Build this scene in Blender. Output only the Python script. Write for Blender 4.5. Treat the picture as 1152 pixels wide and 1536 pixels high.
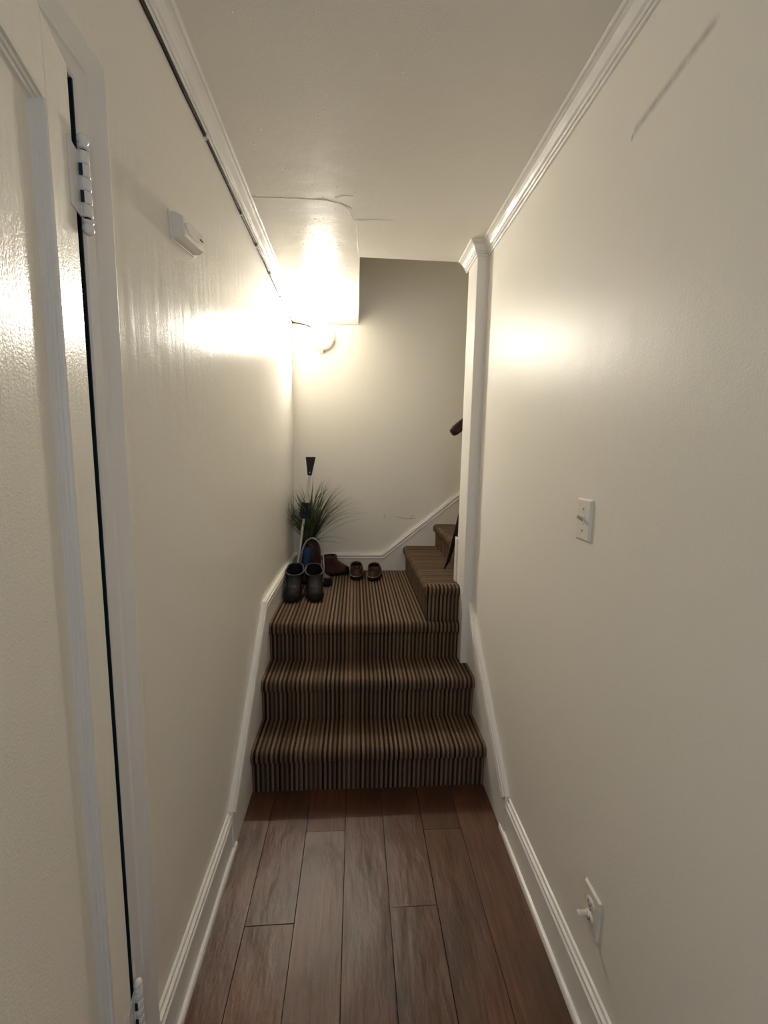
import bpy, bmesh, math, random
from mathutils import Vector, Matrix, noise
random.seed(7)
for o in list(bpy.data.objects): bpy.data.objects.remove(o)
scene = bpy.context.scene
COL = scene.collection

# ---------------------------------------------------------------- camera
F_PX, PITCH, YAW, ROLL = 640.0, 7.38, 3.93, 1.065
p, y, r = (math.radians(a) for a in (PITCH, YAW, ROLL))
fwd = Vector((math.sin(y)*math.cos(p), math.cos(y)*math.cos(p), -math.sin(p)))
right = Vector((math.cos(y), -math.sin(y), 0))
up = right.cross(fwd)
R = math.cos(r)*right + math.sin(r)*up
U = -math.sin(r)*right + math.cos(r)*up
cam = bpy.data.cameras.new('camera')
cam.sensor_fit = 'VERTICAL'; cam.sensor_height = 24.0; cam.lens = 24.0*F_PX/1536
cam.clip_start = 0.01
camo = bpy.data.objects.new('camera', cam); COL.objects.link(camo)
M = Matrix((R, U, -fwd)).transposed().to_4x4(); M.translation = Vector((0, 0, 1.5))
camo.matrix_world = M
scene.camera = camo

# ---------------------------------------------------------------- world, light, exposure
w = bpy.data.worlds.new('world'); scene.world = w; w.use_nodes = True
w.node_tree.nodes['Background'].inputs[0].default_value = (0.55, 0.66, 0.9, 1)
w.node_tree.nodes['Background'].inputs[1].default_value = 0.0
scene.view_settings.view_transform = 'Standard'; scene.view_settings.look = 'None'
scene.view_settings.gamma = 1.0; scene.view_settings.use_curve_mapping = False
scene.view_settings.exposure = 0.16
LAMP_STRENGTH = 390.0
scene.cycles.max_bounces = 16; scene.cycles.diffuse_bounces = 12; scene.cycles.glossy_bounces = 6
al = bpy.data.lights.new('window_behind_offscreen', 'AREA'); al.shape = 'RECTANGLE'; al.size = 0.62; al.size_y = 0.86
al.energy = 12.0; al.color = (0.62, 0.76, 1.0)
alo = bpy.data.objects.new('window_behind_offscreen', al); COL.objects.link(alo)
alo.location = (0.10, -1.74, 1.56); alo.rotation_euler = (math.radians(90), 0, 0)   # shines +Y, in through the invented glazed door

# ---------------------------------------------------------------- helpers
def tag(o, label=None, cat=None, group=None, kind=None):
    if label: o['label'] = label
    if cat: o['category'] = cat
    if group: o['group'] = group
    if kind: o['kind'] = kind
    return o
def empty(name, loc=(0, 0, 0), rot=(0, 0, 0), **k):
    o = bpy.data.objects.new(name, None); COL.objects.link(o); o.empty_display_size = .05
    o.location = loc; o.rotation_euler = rot
    return tag(o, **k)
def link(name, me, mat, parent=None, smooth=False, **k):
    o = bpy.data.objects.new(name, me); COL.objects.link(o)
    if mat and not me.materials: me.materials.append(mat)
    if parent: o.parent = parent
    if smooth:
        for q in me.polygons: q.use_smooth = True
    return tag(o, **k)
def mesh(name, V, Fs, mat, parent=None, smooth=False, off=(0, 0, 0), bevel=0, seg=2, fix=True, **k):
    bm = bmesh.new()
    vs = [bm.verts.new((v[0]-off[0], v[1]-off[1], v[2]-off[2])) for v in V]
    for f in Fs:
        try: bm.faces.new([vs[i] for i in f])
        except ValueError: pass
    return from_bm(name, bm, mat, parent, smooth, bevel, seg, fix, **k)
def from_bm(name, bm, mat, parent=None, smooth=False, bevel=0, seg=2, fix=True, sharp=1.0, **k):
    if fix: bmesh.ops.recalc_face_normals(bm, faces=bm.faces)
    if bevel:
        ed = [e for e in bm.edges if len(e.link_faces) == 2 and e.calc_face_angle(0) > 0.5]
        bmesh.ops.bevel(bm, geom=ed, offset=bevel, segments=seg, profile=.5, affect='EDGES', clamp_overlap=True)
    if sharp:
        for e in bm.edges:
            if len(e.link_faces) == 2 and e.calc_face_angle(0) > sharp: e.smooth = False
    me = bpy.data.meshes.new(name); bm.to_mesh(me); bm.free()
    return link(name, me, mat, parent, smooth, **k)
BOXF = [(0, 3, 2, 1), (4, 5, 6, 7), (0, 1, 5, 4), (1, 2, 6, 5), (2, 3, 7, 6), (3, 0, 4, 7)]
def boxv(x0, x1, y0, y1, z0, z1):
    return [(x0, y0, z0), (x1, y0, z0), (x1, y1, z0), (x0, y1, z0), (x0, y0, z1), (x1, y0, z1), (x1, y1, z1), (x0, y1, z1)]
def box(name, b, mat, parent=None, **k): return mesh(name, boxv(*b), BOXF, mat, parent, **k)
def boxes(name, bs, mat, parent=None, **k):
    V, Fs = [], []
    for b in bs:
        n = len(V); V += boxv(*b); Fs += [tuple(i+n for i in f) for f in BOXF]
    return mesh(name, V, Fs, mat, parent, **k)
def prism(name, poly, h0, h1, to3d, mat, parent=None, **k):
    n = len(poly)
    V = [to3d(a, b, h0) for a, b in poly] + [to3d(a, b, h1) for a, b in poly]
    Fs = [tuple(range(n)), tuple(range(2*n-1, n-1, -1))] + [(i, (i+1) % n, n+(i+1) % n, n+i) for i in range(n)]
    return mesh(name, V, Fs, mat, parent, **k)
def sweep(name, path, prof, to3d, mat, parent=None, sign=1, sub=0, jitter=0, **k):
    """profile (off, h): off along the in-plane normal of the path, h out of plane; mitred corners"""
    if sub:
        pp = []
        for a, b in zip(path, path[1:]):
            n = max(1, int(math.dist(a, b)/sub))
            pp += [(a[0]+(b[0]-a[0])*i/n, a[1]+(b[1]-a[1])*i/n) for i in range(n)]
        path = pp+[path[-1]]
    V, m = [], len(prof)
    def nrm(a, b):
        d = math.dist(a, b); return (-(b[1]-a[1])/d*sign, (b[0]-a[0])/d*sign)
    for i, q in enumerate(path):
        na = nrm(path[i-1], q) if i else None
        nb = nrm(q, path[i+1]) if i < len(path)-1 else None
        na = na or nb; nb = nb or na
        s = (na[0]+nb[0], na[1]+nb[1]); L = s[0]*na[0]+s[1]*na[1]
        s = (s[0]/L, s[1]/L)
        for off, h in prof:
            j = jitter*noise.noise(Vector((q[0]*9, q[1]*9, off*60+h*60))) if jitter else 0
            V.append(to3d(q[0]+s[0]*(off+j), q[1]+s[1]*(off+j), h))
    Fs = []
    for i in range(len(path)-1):
        for j in range(m):
            a, b = i*m+j, i*m+(j+1) % m
            Fs.append((a, b, b+m, a+m))
    e = (len(path)-1)*m
    Fs += [tuple(range(m)), tuple(range(e+m-1, e-1, -1))]
    return mesh(name, V, Fs, mat, parent, **k)
XY = lambda a, b, h: (a, b, h)
def YZ(a, b, h): return (h, a, b)
def XZ(a, b, h): return (a, h, b)
def tube_geo(pts, rad, n=8, cap=True):
    pts = [Vector(q) for q in pts]; V, Fs = [], []
    rad = rad if isinstance(rad, (list, tuple)) else [rad]*len(pts)
    ref = None
    for i, q in enumerate(pts):
        t = (pts[min(i+1, len(pts)-1)]-pts[max(i-1, 0)]).normalized()
        if ref is None: ref = t.orthogonal().normalized()
        ref = (ref-t*ref.dot(t)).normalized(); b = t.cross(ref)
        for j in range(n):
            a = 2*math.pi*j/n; V.append(tuple(q+(ref*math.cos(a)+b*math.sin(a))*rad[i]))
    for i in range(len(pts)-1):
        for j in range(n):
            a, b2 = i*n+j, i*n+(j+1) % n; Fs.append((a, b2, b2+n, a+n))
    if cap: e = (len(pts)-1)*n; Fs += [tuple(range(n-1, -1, -1)), tuple(range(e, e+n))]
    return V, Fs
def tube(name, pts, rad, mat, parent=None, n=8, **k):
    V, Fs = tube_geo(pts, rad, n); k.setdefault('smooth', True)
    return mesh(name, V, Fs, mat, parent, **k)
def lathe_geo(prof, n=32, axis=lambda r, z, a: (r*math.cos(a), r*math.sin(a), z)):
    V, Fs = [], []
    for rr, z in prof:
        for j in range(n): V.append(axis(rr, z, 2*math.pi*j/n))
    for i in range(len(prof)-1):
        for j in range(n):
            a, b = i*n+j, i*n+(j+1) % n; Fs.append((a, b, b+n, a+n))
    e = (len(prof)-1)*n
    Fs += [tuple(range(n-1, -1, -1)), tuple(range(e, e+n))]
    return V, Fs
def lathe(name, prof, mat, parent=None, n=32, axis=None, **k):
    V, Fs = lathe_geo(prof, n, axis) if axis else lathe_geo(prof, n)
    k.setdefault('smooth', True)
    return mesh(name, V, Fs, mat, parent, **k)

# ---------------------------------------------------------------- materials
class NT:
    def __init__(s, name):
        s.m = bpy.data.materials.new(name); s.m.use_nodes = True; s.t = s.m.node_tree
        s.b = s.t.nodes['Principled BSDF']; s.out = s.t.nodes['Material Output']
        s.geo = s.n('ShaderNodeNewGeometry').outputs['Position']
        s.obj = s.n('ShaderNodeTexCoord').outputs['Object']
    def n(s, typ, **k):
        q = s.t.nodes.new(typ)
        for a, v in k.items(): setattr(q, a, v)
        return q
    def set(s, sock, v):
        if hasattr(v, 'is_output'): s.t.links.new(v, sock)
        elif isinstance(v, tuple) and len(v) == 3 and sock.type == 'RGBA': sock.default_value = (*v, 1)
        else: sock.default_value = v
    def math(s, op, a, b=0.0, c=None, clamp=False):
        q = s.n('ShaderNodeMath', operation=op, use_clamp=clamp); s.set(q.inputs[0], a); s.set(q.inputs[1], b)
        if c is not None: s.set(q.inputs[2], c)
        return q.outputs[0]
    def vmath(s, op, a, b=None, out=0):
        q = s.n('ShaderNodeVectorMath', operation=op); s.set(q.inputs[0], a)
        if b is not None: s.set(q.inputs[1], b)
        return q.outputs[out]
    def noise(s, scale=10, detail=3, vec=None, stretch=None, rough=.5):
        v = vec or s.geo
        if stretch:
            mp = s.n('ShaderNodeMapping'); s.set(mp.inputs[0], v); mp.inputs['Scale'].default_value = stretch; v = mp.outputs[0]
        q = s.n('ShaderNodeTexNoise'); s.set(q.inputs['Vector'], v)
        q.inputs['Scale'].default_value = scale; q.inputs['Detail'].default_value = detail; q.inputs['Roughness'].default_value = rough
        return q.outputs['Fac']
    def ramp(s, f, stops):
        q = s.n('ShaderNodeValToRGB'); s.set(q.inputs[0], f); e = q.color_ramp.elements
        while len(e) < len(stops): e.new(.5)
        for el, (pos, c) in zip(e, stops): el.position = pos; el.color = (*c, 1) if isinstance(c, tuple) else (c, c, c, 1)
        return q.outputs[0]
    def mix(s, f, a, b, mode='MIX'):
        q = s.n('ShaderNodeMix', data_type='RGBA', blend_type=mode); s.set(q.inputs[0], f); s.set(q.inputs[6], a); s.set(q.inputs[7], b)
        return q.outputs[2]
    def bump(s, h, strength=.3, dist=.001, prev=None):
        q = s.n('ShaderNodeBump'); q.inputs['Strength'].default_value = strength; q.inputs['Distance'].default_value = dist
        s.set(q.inputs['Height'], h)
        if prev: s.set(q.inputs['Normal'], prev)
        return q.outputs[0]
    def seg(s, A, B, width):
        """1 on the segment A-B, falling to 0 at the given half width (world space)"""
        A, B = Vector(A), Vector(B); d = B-A
        pa = s.vmath('SUBTRACT', s.geo, tuple(A))
        t = s.math('DIVIDE', s.vmath('DOT_PRODUCT', pa, tuple(d), out=1), d.length_squared, clamp=True)
        q = s.n('ShaderNodeVectorMath', operation='SCALE'); q.inputs[0].default_value = tuple(d); s.set(q.inputs[3], t)
        dist = s.vmath('LENGTH', s.vmath('SUBTRACT', pa, q.outputs[0]), out=1)
        return s.math('SUBTRACT', 1.0, s.math('DIVIDE', dist, width), clamp=True)
    def fin(s, color=None, rough=None, normal=None, **k):
        if color is not None: s.set(s.b.inputs['Base Color'], color)
        if rough is not None: s.set(s.b.inputs['Roughness'], rough)
        if normal is not None: s.set(s.b.inputs['Normal'], normal)
        for a, v in k.items(): s.set(s.b.inputs[a.replace('_', ' ')], v)
        return s.m
def mul(c, f): return tuple(v*f for v in c)
CREAM = (0.83, 0.80, 0.735)
def paint(name, col=CREAM, rough=.33, spec=.4, peel=.25, brush=.2, brush_st=(26, 26, 2.2), lumps=.15, marks=(), peel_scale=260):
    t = NT(name)
    base = t.mix(t.noise(1.7, 0), mul(col, .985), mul(col, 1.015))
    for A, B, wd, dark in marks:
        f = t.math('MULTIPLY', t.math('MULTIPLY', t.seg(A, B, wd), t.noise(45, 3)), dark*1.8, clamp=True)
        base = t.mix(f, base, (.10, .085, .07))
    n1 = t.bump(t.noise(peel_scale, 2), peel, .0012)
    n2 = t.bump(t.noise(1, 3, stretch=brush_st), brush, .003, n1)
    n3 = t.bump(t.noise(9, 2), lumps, .006, n2)
    rg = rough
    return t.fin(base, rg, n3, Specular_IOR_Level=spec)
def plain(name, col, rough=.5, noise_amt=.12, scale=30, bump=.0, **k):
    if max(col) < .07: k.setdefault('Specular_IOR_Level', .2)
    t = NT(name)
    c = t.mix(t.noise(scale, 3), mul(col, 1-noise_amt), mul(col, 1+noise_amt))
    return t.fin(c, rough, t.bump(t.noise(scale*4, 2), bump, .001) if bump else None, **k)

M_WALL_L = paint('wall_left_enamel', rough=.26, spec=.13, peel=.35, brush=.35, lumps=.25)
M_WALL_R = paint('wall_right_enamel', rough=.40, spec=.2, peel=.3, brush=.10, lumps=.2,
                 marks=[((.625, 1.025, 2.244), (.625, .82, 2.272), .015, .42), ((.625, 1.04, 2.232), (.625, 1.038, 2.238), .006, .5)])
M_WALL_B = paint('wall_back_enamel', rough=.5, peel=.2, brush=.1,
                 marks=[((.31, 3.27, 1.04), (.39, 3.27, 1.025), .004, .6), ((.39, 3.27, 1.025), (.47, 3.27, 1.03), .004, .6),
                        ((.225, 3.27, 1.02), (.235, 3.27, 1.06), .004, .6), ((.43, 3.27, 1.02), (.45, 3.27, 1.05), .005, .6)])
M_CEIL = paint('ceiling_enamel', col=(.78, .75, .69), rough=.26, spec=.14, peel=.35, brush=.1, lumps=.3)
M_WALL = paint('stair_wall_enamel', rough=.45)
M_TRIM = paint('trim_enamel', col=(.83, .81, .77), rough=.28, peel=.3, brush=.1, lumps=.5, peel_scale=180)
M_DOOR = paint('door_enamel', col=(.83, .80, .735), rough=.27, peel=.45, brush=.3, brush_st=(60, 60, 7), lumps=.1)
M_CASE = paint('casing_enamel', col=(.80, .79, .775), rough=.25, peel=.2, brush=.1, lumps=.2)
M_TEAL = plain('teal_paint_gap_shade', (.010, .028, .040), .6)
M_DARK = plain('subfloor_dark_void', (.012, .011, .010), .9)  # near-black: the dark of the plank gaps is put into the subfloor colour
M_WHITEP = plain('white_plastic', (.80, .77, .71), .35, .03)
M_PLATE = plain('painted_plate', (.77, .74, .675), .35, .03)
M_LPLASTIC = plain('lamp_base_plastic', (.78, .72, .6), .4, .03)
M_SCREW = plain('painted_screw', (.42, .39, .34), .4, .05)
M_SLOT = plain('outlet_slot', (.03, .025, .02), .6)
M_CABLE = plain('cable_shadow_dark', (.020, .017, .014), .5)  # near-black puts the shadow along the cable into its colour
M_RAIL = plain('dark_stained_wood', (.030, .013, .009), .3, .3, 60)

def wood():
    t = NT('floor_planks')
    rnd = t.n('ShaderNodeObjectInfo').outputs['Random']
    mp = t.vmath('ADD', t.geo, t.vmath('MULTIPLY', (3.7, 9.1, 1.3), t.n('ShaderNodeCombineXYZ').outputs[0]))
    cx = t.n('ShaderNodeCombineXYZ'); t.set(cx.inputs[0], t.math('MULTIPLY', rnd, 17.)); t.set(cx.inputs[1], t.math('MULTIPLY', rnd, 5.))
    v = t.vmath('ADD', t.geo, cx.outputs[0])
    grain = t.noise(1, 6, v, (90, 5, 5), .65)
    cloud = t.noise(5, 4, v, (1, .6, 1))
    col = t.ramp(grain, [(.3, (.072, .028, .015)), (.52, (.132, .056, .030)), (.75, (.180, .084, .048))])
    col = t.mix(t.ramp(cloud, [(.42, 0.), (.66, .75)]), col, (.060, .033, .022))
    bri = t.math('ADD', .80, t.math('MULTIPLY', rnd, .4))
    q = t.n('ShaderNodeCombineColor'); [t.set(q.inputs[i], bri) for i in range(3)]
    col = t.mix(1., col, q.outputs[0], 'MULTIPLY')
    knots = t.n('ShaderNodeTexVoronoi'); mpv = t.n('ShaderNodeMapping'); t.set(mpv.inputs[0], v); mpv.inputs['Scale'].default_value = (6, 3.2, 1)
    t.set(knots.inputs['Vector'], mpv.outputs[0]); knots.inputs['Scale'].default_value = 1.
    col = t.mix(t.ramp(knots.outputs['Distance'], [(.03, .8), (.10, 0.)]), col, (.02, .010, .007))
    pores = t.noise(1, 4, v, (420, 60, 60), .7)
    n = t.bump(pores, .35, .0012)
    n = t.bump(t.noise(1, 3, v, (14, 5, 5)), .8, .006, n)
    rg = t.math('ADD', .24, t.math('MULTIPLY', pores, .20))
    return t.fin(col, rg, n, Specular_IOR_Level=.36)
M_WOOD = wood()
def carpet():
    t = NT('striped_carpet')
    a = t.n('ShaderNodeAttribute', attribute_name='rib', attribute_type='GEOMETRY').outputs['Fac']
    PIT = .0106
    ph = t.math('FRACT', t.math('DIVIDE', a, PIT))
    idx = t.math('FLOOR', t.math('DIVIDE', a, PIT))
    wn = t.n('ShaderNodeTexWhiteNoise', noise_dimensions='1D'); t.set(wn.inputs['W'], idx)
    par = t.math('MODULO', t.math('ABSOLUTE', idx), 2.)
    d = t.math('ADD', t.math('MULTIPLY', par, .68), t.math('MULTIPLY', wn.outputs['Value'], .42))
    col = t.ramp(d, [(.1, (.290, .205, .128)), (.45, (.180, .122, .076)), (.72, (.072, .046, .030)), (1., (.012, .008, .006))])
    fleck = t.noise(420, 2)
    col = t.mix(t.ramp(fleck, [(.38, .55), (.6, 0.)]), col, (.05, .03, .02))
    n = t.bump(t.noise(500, 2), .9, .004)
    return t.fin(col, .95, n, Specular_IOR_Level=.15)
M_CARPET = carpet()

# ---------------------------------------------------------------- room constants
XL, XR, YB, ZC = -0.465, 0.625, 3.27, 2.505
YF = -1.60                       # wall behind the camera
STEP = [.205, .41, .615, .812, .985]
WT = .12
PX, PY0, PY1 = .570, 2.13, 2.29  # corner post of the stair wall
OX, OY = .012, 2.325             # stair opening in the ceiling

# floor and planks
fl = empty('floor', label='wide dark brown wooden floor planks laid along the narrow hallway', cat='floor', kind='structure')
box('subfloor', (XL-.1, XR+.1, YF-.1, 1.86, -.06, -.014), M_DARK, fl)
seams = [-.497, -.340, -.183, -.027, .129, .290, .445, .602, .76]
joints = {0: [.3], 1: [.10, 1.209], 2: [.0, 1.549], 3: [-.4, .62], 4: [.05, 1.243], 5: [-.1, 1.536], 6: [-.6, .45], 7: [.4]}
for i in range(8):
    x0, x1 = max(seams[i], XL-.01), min(seams[i+1], XR+.01)
    if x1-x0 < .01: continue
    ys = [YF]+joints[i]+[1.80]
    for a, b in zip(ys, ys[1:]):
        g = .0013; dz = random.uniform(-.0012, .0012); tl = random.uniform(-.0016, .0016); cp_ = random.uniform(-.0008, .0010); ph = random.uniform(0, 6)
        # top surface cups slightly and the butt ends lift a little
        nx, ny = 8, max(6, int((b-a)/.05)); V, Fs = [], []
        for jy in range(ny+1):
            v = jy/ny; yy = a+g+(b-a-2*g)*v
            for jx in range(nx+1):
                u = jx/nx; xx = x0+g+(x1-x0-2*g)*u
                z = dz+tl*(u-.5)+cp_*((2*u-1)**2-.4)*.5-.0004*(2*u-1)**8+.0004*math.sin(yy*9+ph)+.0014*(max(0, 1-(b-yy)/.10)**2+max(0, 1-(yy-a)/.10)**2*.5)
                V.append((xx, yy, z))
        W = nx+1
        for jy in range(ny):
            for jx in range(nx):
                q = jy*W+jx; Fs.append((q, q+1, q+1+W, q+W))
        rim = list(range(W))+[W*j+nx for j in range(1, ny+1)]+[W*ny+j for j in range(nx-1, -1, -1)]+[W*j for j in range(ny-1, 0, -1)]
        n0 = len(V); V += [(V[q][0], V[q][1], -.0139) for q in rim]
        for k in range(len(rim)):
            k2 = (k+1) % len(rim); Fs.append((rim[k], n0+k, n0+k2, rim[k2]))
        mesh('plank', V, Fs, M_WOOD, fl, smooth=True)

# walls
DY0, DY1, DZ = -.02, .800, 2.095      # door opening in the left wall
boxes('wall_left', [(XL-WT, XL, DY1, YB, -.06, ZC+.02), (XL-WT, XL, YF, DY0, -.06, ZC+.02), (XL-WT, XL, DY0, DY1, DZ, ZC+.02),
                    (XL-WT, XL, 2.30, YB+.1, ZC+.02, 4.6)], M_WALL_L,
      label='cream glossy painted wall holding the panelled door and alarm box', cat='wall', kind='structure')
box('wall_right', (XR, XR+WT, YF, PY0+.02, -.06, ZC+.02), M_WALL_R,
    label='cream glossy painted wall with light switch and outlet', cat='wall', kind='structure')
box('wall_back', (XL-WT, 2.9, YB, YB+.1, -.06, 4.6), M_WALL_B,
    label='cream painted wall at the landing behind the round lamp', cat='wall', kind='structure')
boxes('wall_stair', [(PX+.002, 2.9, PY0+.02, PY1, -.06, ZC+.02), (XL-WT, 2.9, OY-.12, OY, ZC+.3, 4.6), (XR+WT, 2.9, PY0+.02, OY, ZC+.02, ZC+.3)], M_WALL,
      label='inner stair wall running off behind the white corner post', cat='wall', kind='structure')
box('wall_stair_end', (2.8, 2.9, PY1, YB, -.06, 4.6), M_WALL, label='far end wall of the upper stair flight', cat='wall', kind='structure')
# wall behind the camera; its glazed door is invented to admit cool light
boxes('wall_front', [(XL-WT, -.27, YF-.1, YF, -.06, ZC+.02), (.47, XR+WT, YF-.1, YF, -.06, ZC+.02), (-.27, .47, YF-.1, YF, 2.06, ZC+.02)],
      M_WALL, label='end wall of the hallway around the invented glazed door', cat='wall', kind='structure')
d2 = empty('door_2_invented', (.1, YF-.05, 0), label='invented unseen door with a glazed upper half admitting cool light', cat='door', kind='structure')
boxes('door_leaf', [(-.365, -.25, -.02, .02, 0, 2.05), (.25, .365, -.02, .02, 0, 2.05), (-.25, .25, -.02, .02, 0, 1.17), (-.25, .25, -.02, .02, 1.95, 2.05)], M_DOOR, d2)
t = NT('door_glass'); tr = t.n('ShaderNodeBsdfTransparent'); gl = t.n('ShaderNodeBsdfGlossy'); gl.inputs['Roughness'].default_value = .02
mx = t.n('ShaderNodeMixShader'); mx.inputs[0].default_value = .06
t.t.links.new(tr.outputs[0], mx.inputs[1]); t.t.links.new(gl.outputs[0], mx.inputs[2]); t.t.links.new(mx.outputs[0], t.out.inputs[0])
box('pane', (-.25, .25, -.004, .004, 1.17, 1.95), t.m, d2)

# ceiling (with the stair opening), and the upper hall shell
ce = boxes('ceiling', [(XL-WT, XR+WT, YF-.1, OY, ZC, ZC+.30), (XL-WT, OX, OY, YB, ZC, ZC+.30)], M_CEIL,
           label='cream glossy painted hallway ceiling with a hairline crack', cat='ceiling', kind='structure')
box('ceiling_upper', (XL-WT, 2.9, OY-.12, YB+.1, 4.6, 4.7), M_WALL, label='upper ceiling above the stairwell opening', cat='ceiling', kind='structure')
def crack(pts, wd, h):
    V, Fs = [], []; P = []
    for a, b in zip(pts, pts[1:]):
        n = max(2, int(math.dist(a, b)/.012)); P += [(a[0]+(b[0]-a[0])*i/n, a[1]+(b[1]-a[1])*i/n) for i in range(n)]
    P.append(pts[-1])
    for i, q in enumerate(P):
        a, b = P[max(0, i-1)], P[min(len(P)-1, i+1)]; d = math.dist(a, b); nx, ny = -(b[1]-a[1])/d, (b[0]-a[0])/d
        j = random.uniform(-.0022, .0022); s = wd*random.uniform(.5, 1.2)
        x, y_ = q[0]+nx*j, q[1]+ny*j
        V += [(x-nx*s, y_-ny*s, ZC+.0003), (x, y_, ZC-h*random.uniform(.6, 1.2)), (x+nx*s, y_+ny*s, ZC+.0003)]
        if i: k = 3*i; Fs += [(k-3, k-2, k+1, k), (k-2, k-1, k+2, k+1)]
    mesh('paint_crack', V, Fs, M_TRIM, ce, smooth=True, fix=False)
crack([(-.415, 1.86), (-.25, 1.85), (-.125, 1.85), (-.06, 1.873), (-.027, 1.90)], .002, .0012)
crack([(-.09, 1.83), (-.045, 1.81), (-.02, 1.812)], .0014, .0008)
crack([(-.060, 1.873), (-.033, 1.94), (-.012, 1.99), (-.005, 2.06), (.0, 2.16), (.002, 2.25), (.012, 2.322)], .0012, .0007)
crack([(-.012, 1.985), (.07, 1.97), (.15, 1.968)], .0012, .0008)

# dried paint specks that glint near the lamp: too many to count, one part
random.seed(5); V, Fs = [], []
for k in range(260):
    x, y_ = random.uniform(-.41, .0), 3.1-abs(random.gauss(0, .75))
    if k % 6 == 0: x, y_ = random.uniform(-.4, .55), random.uniform(.6, 2.3)
    if y_ < .5 or (y_ > 2.3 and x > -.02): continue
    r_ = random.uniform(.0010, .0026); n0 = len(V)
    for rr, zz in ((r_*1.5, .0003), (r_, -r_*.45), (.0, -r_*.7)):
        V += [(x+rr*math.cos(a*1.0472), y_+rr*math.sin(a*1.0472), ZC+zz) for a in range(6)]
    for q in range(2): Fs += [(n0+q*6+j, n0+q*6+(j+1) % 6, n0+q*6+6+(j+1) % 6, n0+q*6+6+j) for j in range(6)]
mesh('paint_specks', V, Fs, M_TRIM, ce, smooth=True, kind='stuff', sharp=0)
random.seed(7)

# crown mouldings
crown = [(0, -.054), (.007, -.054), (.0095, -.051), (.0095, -.0475), (.006, -.0465), (.006, -.0445), (.0125, -.0440), (.0155, -.0410), (.0150, -.0375), (.0120, -.0365), (.0120, -.0345),
         (.0190, -.0310), (.0240, -.0225), (.0310, -.0150), (.0380, -.0120), (.0380, -.0100), (.0350, -.0085), (.0360, -.0070), (.0430, -.0065), (.0470, -.0040), (.0480, .001), (0, .001)]
prof = [(a, ZC+b) for a, b in crown]
sweep('trim_1', [(XL, YF), (XL, YB), (OX, YB)], [(a+.002, b+.006 if b < -.0 and False else b) for a, b in prof], XY, M_TRIM, sign=-1, sub=.02, jitter=.0016, smooth=False,
      label='cream crown moulding above the lamp cable on the alarm wall', cat='moulding', kind='structure')
sweep('trim_2', [(XR, YF), (XR, PY0), (PX, PY0), (PX, OY-.004)], prof, XY, M_TRIM, sign=1, sub=.02, jitter=.0012,
      label='cream crown moulding above the light switch wrapping the corner post', cat='moulding', kind='structure')

# corner post at the end of the stair wall
po = empty('trim_3', (PX, PY0, 0), label='white corner post where the stair wall begins', cat='post', kind='structure')
box('post', (PX, XR+.03, PY0, PY1+.004, .10, ZC), M_TRIM, po, off=(PX, PY0, 0), bevel=.004)
box('post_edge_bead', (XR-.012, XR+.002, PY0-.004, PY0+.01, .60, ZC-.05), M_TRIM, po, off=(PX, PY0, 0), bevel=.003)

# baseboards
bprof = [(0, 0), (.014, 0), (.014, .118), (.017, .121), (.017, .130), (.012, .134), (.012, .142), (.015, .145), (.015, .150), (.008, .154), (.006, .163), (0, .166)]
shoe = [(.0135, 0), (.026, 0), (.0255, .010), (.022, .017), (.0135, .020)]
for side, x, sg in (('left', XL, -1), ('right', XR, 1)):
    segs = [(DY1+.088, 1.475)] if side == 'left' else [(YF, 1.505)]
    if side == 'left': segs.append((YF, DY0-.085))
    b = empty('baseboard_'+side, (x, 1.4, 0), kind='structure', cat='baseboard',
              label='white moulded baseboard '+('running from the panelled door to the stairs' if side == 'left' else 'below the outlet'))
    for a, c in segs:
        sweep('board', [(x, a), (x, c)], bprof, XY, M_TRIM, b, sign=sg, off=(x, 1.4, 0), sub=.05, jitter=.0006)
        sweep('shoe_moulding', [(x, a), (x, c+.03)], shoe, XY, M_TRIM, b, sign=sg, off=(x, 1.4, 0), sub=.05, jitter=.0006)

# stair skirts: board (polygon) + moulded cap following its top
def skirt(name, top, bottom, x, out, label, to3d=YZ):
    e = empty(name, label=label, cat='skirting', kind='structure')
    prism('board', top+bottom, x, x+out*.019, to3d, M_TRIM, e, bevel=.0015)
    cap = [(-.042, .0), (-.042, .021), (-.036, .0245), (-.030, .021), (-.024, .0205), (-.020, .025), (-.011, .025), (-.008, .0205), (-.003, .019), (0, .010), (0, 0)]
    sweep('moulded_cap', top, [(a, x+out*b) for a, b in cap], to3d, M_TRIM, e, sub=.05, jitter=.0006)
    return e
skirt('trim_4', [(1.475, .170), (2.115, .762), (YB, .762)], [(YB, .10), (2.2, .10), (1.85, -.005), (1.475, -.005)], XL, 1, 'white stair skirting rising beside the black boots')
skirt('trim_5', [(1.498, .172), (2.128, .748)], [(2.128, .05), (1.85, -.005), (1.498, -.005)], XR, -1, 'white stair skirting rising to the corner post')
skirt('trim_6', [(XL+.02, .752), (.212, .752), (2.3, .752+.82*2.088)], [(2.3, .5), (.5, .5), (XL+.02, .5)], YB, -1, 'white skirting along the lamp wall turning up with the stairs', XZ)
bx = empty('trim_7', (PX, PY1, .815), label='short white moulded skirting end on the corner post', cat='skirting', kind='structure')
sk = [(0, 0), (0, .235), (.012, .245), (.9, .95), (.9, 0)]
prism('board', [(a, b) for a, b in sk], .004, .022, XZ, M_TRIM, bx, bevel=.002)
prism('moulded_end', [(-.004, .0), (-.004, .237), (.006, .247), (.03, .266), (.03, .0)], -.012, .03, XZ, M_TRIM, bx, bevel=.002)
for k in range(3):
    box('bead', (-.010, -.002, -.012+k*.014, -.004+k*.014, .0, .243+.004*k), M_TRIM, bx, bevel=.002)

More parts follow.
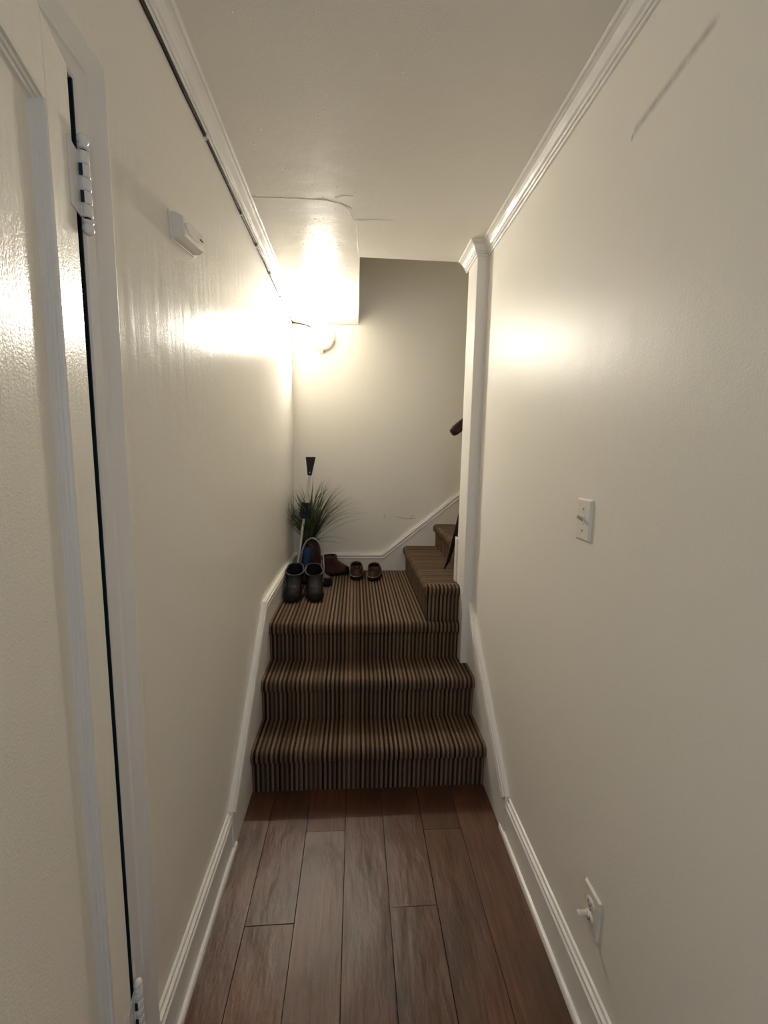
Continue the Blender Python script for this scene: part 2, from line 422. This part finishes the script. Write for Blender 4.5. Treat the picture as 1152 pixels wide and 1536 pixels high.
# ---------------------------------------------------------------- staircase
st = empty('staircase', (0, 1.76, 0), label='brown striped carpet stairs rising from the wood floor and turning at the landing', cat='stairs')
PIT = .0106
def ribbed(name, prof, u0, u1, to3d, parent, sides=True):
    """extrude a profile (list of (a,b)) across u in ribs; to3d(u,a,b)"""
    # resample the profile so that shading stays smooth
    nu = int((u1-u0)/PIT)*4
    n = len(prof); nor = []
    for i in range(n):
        a, b = prof[max(0, i-1)], prof[min(n-1, i+1)]; d = math.dist(a, b) or 1
        nor.append((-(b[1]-a[1])/d, (b[0]-a[0])/d))
    V, Fs, rib = [], [], []
    for k in range(nu+1):
        u = u0+(u1-u0)*k/nu; ph = (u/PIT) % 1.0
        h = .0022*(1-abs(2*ph-1)**2.2)
        for (a, b), (na, nb) in zip(prof, nor):
            wob = .0011*noise.noise(Vector((u*14, a*11, b*11)))
            V.append(to3d(u, a+na*(h+wob), b+nb*(h+wob))); rib.append(u)
    for k in range(nu):
        for j in range(n-1):
            a = k*n+j; Fs.append((a, a+1, a+n+1, a+n))
    if sides: Fs += [tuple(range(n)), tuple(range((nu+1)*n-1, nu*n-1, -1))]
    bm = bmesh.new(); lay = bm.verts.layers.float.new('rib')
    vs = [bm.verts.new((v[0], v[1]-1.76, v[2])) for v in V]
    for v, q in zip(vs, rib): v[lay] = q
    for f in Fs: bm.faces.new([vs[i] for i in f])
    o = from_bm(name, bm, M_CARPET, parent)
    return o
def nose(r, b, t, r2, over=.026):
    P = [(r, b), (r, b+(t-b)*.4), (r-.001, t-.075), (r-.004, t-.062), (r-over*.6, t-.055), (r-over*.92, t-.046)]
    for k in range(1, 9):
        a = math.pi*.5*k/8; P.append((r-over+.026*(1-math.cos(a)), t-.030+.030*math.sin(a)))
    P += [(r+.06, t+.001), (r+(r2-r)*.6, t), (r2+.012, t)]
    return P
ax = lambda u, a, b: (u, a, b)
ribbed('step', nose(1.768, 0, STEP[0], 1.99), XL+.0195, XR-.0195, ax, st)
ribbed('step', nose(1.992, STEP[0]-.01, STEP[1], 2.21), XL+.0195, XR-.0195, ax, st)
ribbed('landing', nose(2.203, STEP[1]-.01, STEP[2], YB-.03), XL+.0195, PX-.002, ax, st)
# turning flight: risers face -X, profile runs in X, ribs across Y; front ends wrapped with vertical ribs
tx = lambda u, a, b: (a, u, b)
ribbed('step', nose(.402, STEP[2]-.01, STEP[3], .66, .024), 2.215, YB-.02, tx, st)
ribbed('step', nose(.632, STEP[3]-.01, STEP[4], .88, .022), PY1+.005, YB-.02, tx, st)
ribbed('step', nose(.872, STEP[4]-.01, STEP[4]+.19, 1.12, .022), PY1+.005, YB-.02, tx, st)
ribbed('step', nose(1.11, STEP[4]+.18, STEP[4]+.38, 1.36, .022), PY1+.005, YB-.02, tx, st)
# front wrap of the first turning step
fw = [(2.218, STEP[2]-.01), (2.216, STEP[3]-.07), (2.212, STEP[3]-.052), (2.203, STEP[3]-.046), (2.198, STEP[3]-.036), (2.196, STEP[3]-.022), (2.199, STEP[3]-.010), (2.207, STEP[3]-.002), (2.222, STEP[3]+.001)]
ribbed('step_end', [(2.2145, STEP[2]-.03), (2.2135, STEP[2]+.06), (2.2125, STEP[3]-.06), (2.212, STEP[3]-.04)], .395, PX-.004, ax, st, sides=False)
ribbed('step_end_nosing', fw[2:]+[(2.24, STEP[3]+.0012)], .388, PX+.001, ax, st)

# ---------------------------------------------------------------- panelled door, ajar
TH = math.radians(13.0)
HX, HY = -.455, .800
door = empty('door_1', (HX, HY, 0), (0, 0, TH-math.pi/2), label='cream panelled door standing ajar with white painted hinges', cat='door', kind='structure')
DT = .036; S1 = .775
ex = lambda a, b, h: (a, h, b)
prism('stile', [(.029, .008), (.122, .008), (.122, 2.088), (.032, 2.088)], -DT, 0, ex, M_DOOR, door, bevel=.002)
box('stile', (S1-.11, S1, -DT, 0, .008, 2.088), M_DOOR, door, bevel=.002)
box('rail', (.122, S1-.11, -DT, 0, 1.981, 2.088), M_DOOR, door)
box('rail', (.122, S1-.11, -DT, 0, .008, .24), M_DOOR, door)
box('panel', (.122, S1-.11, -DT+.006, -.014, .24, 1.981), M_DOOR, door)
pm = [(0, -.001), (.004, .0025), (.009, .001), (.010, -.003), (.013, -.0042), (.014, -.0075), (.018, -.0085), (.020, -.0125), (.022, -.0145), (0, -.0145)]
sweep('panel_moulding', [(.122, .24), (.122, 1.981), (S1-.11, 1.981), (S1-.11, .24), (.122, .2401)], pm, ex, M_CASE, door, sign=-1)
def hinge(zc, h=.100):
    hg = empty('hinge', (.016, .010, zc)); hg.parent = door
    n = 5; kh = h/n
    for k in range(n):
        z0 = -h/2+k*kh
        V, Fs = lathe_geo([(.0068, z0+.0008), (.0078, z0+.002), (.0078, z0+kh-.002), (.0068, z0+kh-.0008)], 14)
        mesh('knuckle', V, Fs, M_CASE, hg, smooth=True)
    lathe('pin', [(.0045, -h/2-.004), (.0045, h/2+.004)], M_TEAL, hg, n=10)
    for sgn in (1, -1):
        V, Fs = lathe_geo([(.004, 0), (.0085, .002), (.0085, .005), (.006, .008), (.0085, .012), (.009, .016), (.007, .021), (.003, .0235)], 14, lambda r_, z, a: (r_*math.cos(a), r_*math.sin(a), sgn*(h/2+.002+z)))
        mesh('finial', V, Fs, M_CASE, hg, smooth=True)
    leaf = [(.002, .040, -.0102, -.0078, -h/2+.001, h/2-.001), (-.002, .005, -.0102, .002, -h/2+.001, h/2-.001)]
    boxes('leaf', leaf, M_CASE, hg, bevel=.0008)
    boxes('slot', [(.0054, .0080, -.006, -.0005, -h/2+kh*k+.0012, -h/2+kh*(k+1)-.0012) for k in (1, 3)], M_TEAL, hg)
for z in (1.928, .335): hinge(z)

# jamb and casing
ca = empty('trim_8', (XL, DY1, 0), label='white moulded casing around the panelled door', cat='door casing', kind='structure')
o_ = (XL, DY1, 0)
boxes('jamb', [(XL-WT, XL+.0068, DY1-.004, DY1-.0005, 0, DZ-.004), (XL-WT, XL+.002, DY0-.01, DY0+.004, 0, DZ), (XL-WT, XL+.002, DY0, DY1, DZ-.004, DZ+.01)], M_TEAL, ca, off=o_)  # teal paint whose near-black colour also carries the shade of the door gap
cp = [(0, .0), (0, .007), (.004, .010), (.026, .0115), (.030, .0150), (.0335, .016), (.037, .0135), (.040, .0125), (.055, .0165), (.066, .0195), (.071, .0205), (.077, .018), (.079, .012), (.079, 0)]
sweep('casing', [(DY1-.001, 0), (DY1-.001, DZ-.004), (DY0+.008, DZ-.004), (DY0+.008, 0)], [(a, XL+b) for a, b in cp], YZ, M_CASE, ca, sign=-1, off=o_)
# added unseen box keeping light out behind the ajar door
boxes('door_light_block', [(XL-WT-.9, XL-WT-.85, DY0-.3, DY1+.3, -.06, 2.6), (XL-WT-.9, XL-WT, DY0-.35, DY0-.3, -.06, 2.6), (XL-WT-.9, XL-WT, DY1+.3, DY1+.35, -.06, 2.6),
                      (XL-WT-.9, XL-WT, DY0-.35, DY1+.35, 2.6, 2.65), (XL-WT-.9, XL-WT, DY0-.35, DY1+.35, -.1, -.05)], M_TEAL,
      label='added dark box blocking light behind the ajar door', cat='wall', kind='structure')

# ---------------------------------------------------------------- wall lamp
LX, LZ = -.252, 2.352
lamp = empty('wall_lamp', (LX, YB, LZ), label='round white lit wall lamp mounted under the crown moulding', cat='lamp')
yax = lambda r_, z, a: (r_*math.cos(a), -z, r_*math.sin(a))
lathe('base', [(.09, 0), (.097, .004), (.098, .016), (.094, .026), (.080, .031), (.074, .030), (.074, .024)], M_LPLASTIC, lamp, n=48, axis=yax)
t = NT('lamp_diffuser'); em = t.n('ShaderNodeEmission'); em.inputs[0].default_value = (1.0, .925, .785, 1); em.inputs[1].default_value = LAMP_STRENGTH
t.t.links.new(em.outputs[0], t.out.inputs[0])
lathe('diffuser', [(.073, .026)]+[(.073*math.cos(a*math.pi/2/8), .028+.010*math.sin(a*math.pi/2/8)) for a in range(8)]+[(.004, .0382)], t.m, lamp, n=40, axis=yax)
box('switch_tab', (-.012, .012, -.024, -.002, -.112, -.092), M_LPLASTIC, lamp, bevel=.003)

# cable under the crown moulding, stapled
cb = empty('lamp_cable', (XL, 0, ZC-.06), label='lamp cable stapled under the crown moulding, darkened for its shadow gap', cat='cable')
pts = []
yy = YF+.02
while yy < YB-.03:
    pts.append((.0045+.001*math.sin(yy*9), yy, .003-.004*abs(math.sin(yy*4.1))*(yy > 1.4)+.0015*math.sin(yy*23))); yy += .035
pts += [(.006, YB-.012, .002), (.016, YB-.006, .001), (.06, YB-.006, -.004), (.10, YB-.006, -.010), (.130, YB-.006, -.022)]
tube('cable', pts, [(.0052 if q[1] < 1.45 else .0036) for q in pts], M_CABLE, cb, n=8)  # thicker near length stands in for the shadow gap beside the crown
for sy in (1.45, 1.86, 2.12, 2.42, 2.75):
    boxes('staple', [(.0, .0115, sy-.005, sy+.005, -.008, -.004), (.0, .0115, sy-.005, sy+.005, .005, .010), (.0085, .0115, sy-.005, sy+.005, -.008, .010)], M_WHITEP, cb, bevel=.001)

# ---------------------------------------------------------------- alarm box on the left wall
ab = empty('alarm_box', (XL, 1.245, 2.072), (math.radians(9), 0, 0), label='small white plastic alarm box on the wall near the panelled door', cat='alarm')
oct_ = [(-.030, .0), (-.030, .018), (-.020, .036), (.020, .036), (.030, .018), (.030, .0)]
prism('body', [(h, z) for z, h in oct_], -.075, .075, lambda a, b, h: (a, h, b), M_WHITEP, ab, bevel=.004)
boxes('back_plate', [(.0, .004, -.078, .078, -.033, .033)], M_WHITEP, ab, bevel=.001)
box('front_grille', (.035, .0385, -.055, .02, -.012, .012), M_WHITEP, ab, bevel=.001)
box('slit', (.0362, .0375, .036, .060, -.0015, .0015), M_SLOT, ab)
lathe('button', [(.007, 0), (.007, .003), (.005, .004)], M_WHITEP, ab, n=16, axis=lambda r_, z, a: (.036+z, -.066+.0+r_*math.cos(a)*.8+.0, r_*math.sin(a)))

# ---------------------------------------------------------------- switch and outlet on the right wall
sw = empty('light_switch', (XR, 1.110, 1.340), label='white toggle light switch plate on the right-hand cream wall', cat='light switch')
sw['label'] = 'white toggle light switch plate above the outlet'
def plate(parent):
    V = [(0, -.0365, -.0575), (0, .0365, -.0575), (0, .0365, .0575), (0, -.0365, .0575), (-.0065, -.0320, -.053), (-.0065, .0320, -.053), (-.0065, .0320, .053), (-.0065, -.0320, .053)]
    mesh('plate', V, BOXF, M_PLATE, parent, bevel=.001)
plate(sw)
box('toggle_frame', (-.0085, -.006, -.006, .006, -.013, .013), M_WHITEP, sw, bevel=.0008)
mesh('toggle', [(-.007, -.004, -.005), (-.007, .004, -.005), (-.007, .004, .005), (-.007, -.004, .005), (-.024, -.0032, .006), (-.024, .0032, .006), (-.022, .0032, .013), (-.022, -.0032, .013)], BOXF, M_SCREW, sw, bevel=.001)
for z in (-.030, .030):
    lathe('screw', [(.0034, 0), (.0034, .001), (.002, .0016)], M_SCREW, sw, n=12, axis=lambda r_, zz, a, z=z: (-.0062-zz, r_*math.cos(a), z+r_*math.sin(a)))
ou = empty('wall_outlet', (XR, .926, .345), label='white duplex electrical outlet near the baseboard', cat='outlet')
plate(ou)
for z in (-.0195, .0195):
    e_ = lathe('receptacle', [(.0165, 0), (.0165, .0025), (.015, .004)], M_WHITEP, ou, n=24, axis=lambda r_, zz, a, z=z: (-.0055-zz, r_*math.cos(a), z+.86*r_*math.sin(a)))
    boxes('slot', [(-.0099, -.0092, -.0075, -.0055, z-.002, z+.007), (-.0099, -.0092, .0055, .0075, z-.002, z+.006), (-.0099, -.0092, -.002, .002, z-.010, z-.006)], M_SLOT, e_)
lathe('screw', [(.0034, 0), (.0034, .001), (.002, .0016)], M_SCREW, ou, n=12, axis=lambda r_, zz, a: (-.0062-zz, r_*math.cos(a), r_*math.sin(a)))
lathe('safety_cap', [(.006, 0), (.006, .016), (.0075, .018), (.0075, .023), (.005, .026)], M_WHITEP, ou, n=16, axis=lambda r_, zz, a: (-.0085-zz, .010+r_*math.cos(a), -.0195+r_*math.sin(a)))

# ---------------------------------------------------------------- handrail and stick on the upper flight
hr = empty('handrail', (.53, PY1+.085, 1.635), label='dark stained wooden handrail end showing behind the corner post', cat='handrail')
sl = .82
rp = [(-.024, -.018), (-.027, .0), (-.024, .016), (-.014, .026), (0, .029), (.014, .026), (.024, .016), (.027, 0), (.024, -.018), (.012, -.026), (-.012, -.026)]
V, Fs = [], []
for k, (x, sc) in enumerate(((.0, .55), (.006, .85), (.018, 1.), (1.9, 1.))):
    for a, b in rp: V.append((x-b*sc*.62, a*sc, x*sl+b*sc*.78))
m_ = len(rp)
for k in range(3):
    for j in range(m_): a, b = k*m_+j, k*m_+(j+1) % m_; Fs.append((a, b, b+m_, a+m_))
Fs += [tuple(range(m_)), tuple(range(4*m_-1, 3*m_-1, -1))]
mesh('rail', V, Fs, M_RAIL, hr, smooth=False)
for x in (.10, 1.0):
    tube('bracket', [(x, 0, x*sl-.02), (x, 0, x*sl-.06), (x, -.03, x*sl-.085), (x, -.083, x*sl-.085)], .006, M_SCREW, hr)
sk_ = empty('leaning_stick', (.560, 2.56, STEP[3]), label='dark tapered stick leaning on the first turning step behind the post', cat='stick')
tube('shaft', [(0, 0, .003), (.012, -.035, .06), (.045, -.13, .30), (.09, -.205, .62)], [.005, .011, .017, .018], M_RAIL, sk_, n=10)

# ---------------------------------------------------------------- footwear (lofted from horizontal outlines)
def outline(y0, y1, hw, toe=.9, n=28, ha=.92):
    out = []
    for k in range(n):
        a = 2*math.pi*k/n; c, s = math.cos(a), math.sin(a)
        v = (1-c)/2                         # 0 toe .. 1 heel
        sx = math.copysign(abs(s)**.82, s)
        wd = hw*(toe*(1-v)+ha*v+.0)*(1-.10*math.exp(-((v-.62)/.16)**2)+.06*math.exp(-((v-.25)/.2)**2))
        out.append((sx*wd, y1+(y0-y1)*v if True else 0))
    return out
def loft(name, rings, mat, parent, cap0=True, cap1=True, smooth=True, n=28):
    V, Fs = [], []
    for (zh, zt, y0, y1, hw) in rings:      # z at heel, z at toe
        for x, yv in outline(y0, y1, hw, n=n):
            u = (yv-y0)/((y1-y0) or 1); V.append((x, yv, zh+(zt-zh)*u))
    for i in range(len(rings)-1):
        for j in range(n): a, b = i*n+j, i*n+(j+1) % n; Fs.append((a, b, b+n, a+n))
    if cap0: Fs.append(tuple(range(n-1, -1, -1)))
    if cap1: e = (len(rings)-1)*n; Fs.append(tuple(range(e, e+n)))
    return mesh(name, V, Fs, mat, parent, smooth=smooth)
M_BLK = plain('black_boot_fabric', (.009, .008, .009), .62, .3, 40, .3)
M_BLK2 = plain('boot_rubber', (.013, .012, .012), .5, .2, 30, .1)
M_GREYTRIM = plain('grey_boot_trim', (.07, .065, .06), .7)
M_LINING = plain('dark_boot_lining', (.006, .006, .007), .95)
M_BRN = plain('brown_leather', (.060, .028, .018), .45, .3, 25, .2)
M_BRN2 = plain('tan_leather', (.095, .055, .030), .5, .3, 25, .2)
M_SOLE = plain('dark_sole', (.012, .010, .009), .7)
M_STITCH = plain('pale_stitching', (.30, .26, .20), .7)
def boot(name, loc, rz, H, L, label, group, upper, soleM, collar, lace=True, hw=.052, shaft=.052, dip=0.0):
    e = empty(name, loc, (0, 0, rz), label=label, cat='boot', group=group)
    loft('sole', [(0, .004, 0, L, hw*.95), (.006, .008, -.004, L+.004, hw*1.04), (.024, .026, -.004, L+.004, hw*1.06), (.028, .030, .0, L, hw*1.0)], soleM, e)
    ank = L*.52
    loft('upper', [(.026, .028, .002, L-.002, hw*1.0), (.045, .044, .0, L-.001, hw*1.02), (.065, .060, .001, L*.94, hw*.99), (.085, .078, .002, L*.80, hw*.92),
                   (.105, .108, .004, ank*1.12, shaft*.98), (.13, .136, .003, ank*1.02, shaft), (H-.03, H-.024-dip, -.002, ank, shaft*1.06), (H-.004, H-dip, -.004, ank, shaft*1.1),
                   (H-.004, H-dip, .003, ank-.007, shaft*.95), (H*.5, H*.5, .008, ank-.012, shaft*.85)], upper, e, cap0=True, cap1=True)
    n = 28; ring = [(x, yv, H-.004+(.004-dip)*(yv/ank)) for x, yv in outline(-.002, ank-.002, shaft*1.06)]
    V, Fs = tube_geo(ring+[ring[0]], .0042, 6, cap=False); mesh('collar', V, Fs, collar, e, smooth=True)
    loft('lining', [(H*.52, H*.52, .008, ank-.012, shaft*.82), (H*.52+.002, H*.52+.002, .010, ank-.014, shaft*.8)], M_LINING, e)
    if lace:
        for k in range(5):
            z = .085+(H-.125-dip*.8)*k/4; yv = (L*.80 if k == 0 else ank*1.08 if k == 1 else ank*1.02)+.002
            tube('lace', [(-.022, yv-.006, z), (0, yv+.004, z+.006), (.022, yv-.006, z)], .0024, collar, e, n=6)
    loft('toe_cap', [(.026, .030, L*.70, L+.002, hw*.985), (.046, .048, L*.71, L+.001, hw*1.0), (.060, .058, L*.73, L*.965, hw*.9)], soleM, e, cap1=False)
    return e
g1 = 'pair of black boots on the landing'
LZ0 = STEP[2]+.003
boot('winter_boot', (-.380, 2.755, LZ0), math.pi+.02, .185, .255, '', g1, M_BLK, M_BLK2, M_GREYTRIM, hw=.057, shaft=.060, dip=.05)
boot('winter_boot', (-.268, 2.765, LZ0), math.pi+.14, .180, .255, 'black winter boot next to the brown ankle boots', g1, M_BLK, M_BLK2, M_GREYTRIM, hw=.057, shaft=.060, dip=.05)
bpy.data.objects['winter_boot']['label'] = 'black winter boot touching the white wall skirting'
g2 = 'pair of brown ankle boots on the landing'
boot('ankle_boot', (-.236, 3.090, LZ0), -math.pi/2+.34, .150, .205, 'brown leather ankle boot standing open by the brown pot', g2, M_BRN, M_SOLE, M_BRN2, lace=False, hw=.042, shaft=.046)
boot('ankle_boot', (-.365, 2.905, LZ0), -math.pi/2-.22, .11, .215, 'brown leather ankle boot mostly hidden behind the black boots', g2, M_BRN2, M_SOLE, M_BRN2, lace=False, hw=.044, shaft=.040)
def shoe(loc, rz, label, hw=.053, L=.25):
    e = empty('leather_shoe', loc, (0, 0, rz), label=label, cat='shoe', group='pair of brown shoes on the landing')
    loft('sole', [(0, .004, 0, L, hw*.96), (.004, .006, -.003, L+.003, hw*1.05), (.022, .020, -.004, L+.003, hw*1.07), (.025, .023, 0, L, hw)], M_SOLE, e)
    loft('upper', [(.024, .022, 0, L, hw), (.040, .036, -.001, L, hw*1.03), (.054, .052, .0, L*.95, hw*1.0), (.064, .078, .001, L*.78, hw*.96), (.072, .100, .002, L*.60, hw*.90),
                   (.072, .101, .007, L*.585, hw*.80), (.045, .045, .012, L*.56, hw*.74)], M_BRN2, e)
    loft('lining', [(.046, .046, .012, L*.56, hw*.73), (.048, .048, .014, L*.55, hw*.70)], M_LINING, e)
    loft('inner_lining', [(.050, .050, .010, L*.565, hw*.77), (.069, .096, .0085, L*.580, hw*.785)], M_LINING, e, cap0=False, cap1=False)
    ring = [(x, yv, .073+.029*(yv-.004)/(L*.6)) for x, yv in outline(.004, L*.595, hw*.85)]
    V, Fs = tube_geo(ring+[ring[0]], .0034, 6, cap=False); mesh('collar', V, Fs, M_BRN, e, smooth=True)
    ring = [(x, yv, .030) for x, yv in outline(-.003, L+.002, hw*1.05)]
    V, Fs = tube_geo(ring+[ring[0]], .0026, 6, cap=False); mesh('welt_stitching', V, Fs, M_STITCH, e, smooth=True)
    for k in range(3):
        yv = L*(.66+.06*k); z = .092-.013*k
        tube('lace', [(-.018, yv, z-.006), (0, yv, z+.003), (.018, yv, z-.006)], .0022, M_BRN, e, n=6)
    return e
shoe((.010, 2.970, LZ0), -.05, 'brown leather shoe heel outward, nearer the ankle boot')
shoe((.128, 2.945, LZ0), -.16, 'brown leather shoe heel outward, nearer the turning step')

# ---------------------------------------------------------------- potted grass
M_POT = plain('brown_pot_glaze', (.052, .024, .017), .32, .35, 12, .1)
M_SOIL = plain('soil', (.015, .011, .008), .95)
t = NT('grass_blade'); rnd = t.n('ShaderNodeObjectInfo').outputs['Random']
M_BLADE = t.fin(t.ramp(rnd, [(0., (.022, .042, .014)), (.5, (.052, .084, .026)), (1., (.115, .140, .052))]), .5)
PXp, PYp = -.322, 3.08
pl = empty('potted_grass', (PXp, PYp, LZ0), label='brown pot of long arching green grass in the landing corner', cat='plant')
PH = .275
lathe('pot', [(.055, 0), (.066, .004), (.074, .06), (.078, .13), (.076, .19), (.066, .24), (.060, .262), (.064, PH), (.056, PH), (.052, .25), (.05, .245)], M_POT, pl, n=36)
lathe('soil', [(.05, .246), (.03, .252), (.002, .255)], M_SOIL, pl, n=20)
def blade(az, lean, L, droop, wd, b0=None):
    a0 = random.uniform(0, 6.28); rr = random.uniform(0, .035)
    x, y_, z = rr*math.cos(a0), rr*math.sin(a0), PH-.03
    ang = math.radians(lean); n = 9; V, Fs = [], []
    for k in range(n+1):
        u = k/n; wdt = wd*(1-u**2.2)*(.55+.45*min(1, u*5))+.0002
        dx, dy = math.cos(az), math.sin(az)
        X, Y = x, y_
        X = max(X, XL-PXp+.006); Y = min(Y, YB-PYp-.03)
        V += [(X-dy*wdt, Y+dx*wdt, z+wdt*.35), (X, Y, z), (X+dy*wdt, Y-dx*wdt, z+wdt*.35)]
        if k: q = 3*k; Fs += [(q-3, q-2, q+1, q), (q-2, q-1, q+2, q+1)]
        s = L/n; x += s*math.sin(ang)*dx; y_ += s*math.sin(ang)*dy; z += s*math.cos(ang)
        ang += math.radians(droop)/n*(.4+1.2*u)
        z = max(z, .02)
    mesh('grass_blade', V, Fs, M_BLADE, pl, smooth=True, fix=False)
random.seed(21)
for k in range(170):
    az = random.uniform(0, 2*math.pi)
    toR = math.cos(az)
    L = random.uniform(.30, .50)*(1.08 if toR > .2 else .92); blade(az, random.uniform(2, 38), L, random.uniform(10, 90), random.uniform(.0042, .0064))
# the longest arching blades that stand out against the wall
for az, lean, L, dr in ((-.1, 40, .46, 75), (.05, 46, .50, 55), (-.25, 34, .52, 95), (.2, 30, .50, 70), (-.15, 50, .46, 50), (0, 64, .32, 80), (.1, 78, .24, 60), (-.3, 25, .46, 70),
                        (.1, 10, .48, 14), (1.2, 6, .48, 8), (3.0, 22, .42, 30), (3.3, 12, .42, 25), (3.2, 34, .34, 45), (2.9, 44, .3, 70), (3.5, 28, .44, 40), (-.2, 20, .48, 40)):
    blade(az, lean, L*1.04, dr, .0060)

# ---------------------------------------------------------------- snow brush, blue handle, white hoop
M_WHT = plain('white_enamel_shaft', (.62, .60, .55), .3, .04)
M_BLUE = plain('blue_foam', (.010, .055, .16), .85, .2, 120, .5)
M_BLUEP = plain('blue_plastic', (.008, .045, .11), .4)
M_BLKP = plain('black_plastic', (.012, .011, .012), .45)
M_HOOP = plain('white_cord', (.50, .48, .42), .6)
A, B = Vector((-.415, 2.975, LZ0+.003)), Vector((-.300, 3.00, 1.485))
sb = empty('snow_brush', tuple(A), label='tall snow brush with white shaft and black scraper before the grass', cat='snow brush')
D = B-A; Ln = D.length
sb.rotation_mode = 'QUATERNION'; sb.rotation_quaternion = Vector((0, 0, 1)).rotation_difference(D.normalized())
tube('shaft', [(0, 0, .0), (0, 0, Ln-.10)], .0095, M_WHT, sb, n=14)
mesh('scraper_blade', [(-.013, -.010, Ln-.125), (.013, -.010, Ln-.125), (.013, .010, Ln-.125), (-.013, .010, Ln-.125), (-.043, -.004, Ln-.002), (.025, -.004, Ln+.008), (.025, .004, Ln+.008), (-.043, .004, Ln-.002)], BOXF, M_BLKP, sb, bevel=.002)
box('brush_head', (-.030, .022, -.014, .016, Ln-.385, Ln-.315), M_BLKP, sb, bevel=.004)
for k in range(7):
    tube('bristle_tuft', [(-.026+.007*k, -.012, Ln-.383), (-.027+.0073*k, -.034, Ln-.388)], [.004, .0032], M_BLKP, sb, n=6)
lathe('collar', [(.012, Ln-.428), (.019, Ln-.42), (.020, Ln-.392), (.012, Ln-.385)], M_BLUEP, sb, n=16)
lathe('foot_cap', [(.009, 0), (.0095, .03), (.008, .034)], M_BLKP, sb, n=12)
A, B = Vector((-.350, 2.955, LZ0+.006)), Vector((-.326, 2.972, .868))
bh = empty('foam_handle', tuple(A), label='blue foam handle leaning against the brown pot', cat='handle')
D = B-A; Ln = D.length; bh.rotation_mode = 'QUATERNION'; bh.rotation_quaternion = Vector((0, 0, 1)).rotation_difference(D.normalized())
lathe('grip', [(.016, 0), (.023, .004), (.025, .03)]+[(.0255+.0012*(k % 2), .04+.012*k) for k in range(15)]+[(.024, Ln-.02), (.018, Ln-.006)], M_BLUE, bh, n=20)
lathe('end_cap', [(.018, Ln-.007), (.019, Ln), (.012, Ln+.006)], M_BLKP, bh, n=16)
hp = empty('white_hoop', (-.300, 2.995, LZ0), label='thin white hoop standing before the brown pot', cat='hoop')
hpts = []
for k in range(25):
    u = k/24; a = math.pi*u
    hpts.append((-.082*math.cos(a)*(1 if True else 1), .01*math.sin(a), .03+.270*math.sin(a)**.62))
tube('hoop', [(-.082, 0, .0)]+hpts+[(.080, 0, .0)], .0055, M_HOOP, hp, n=8)
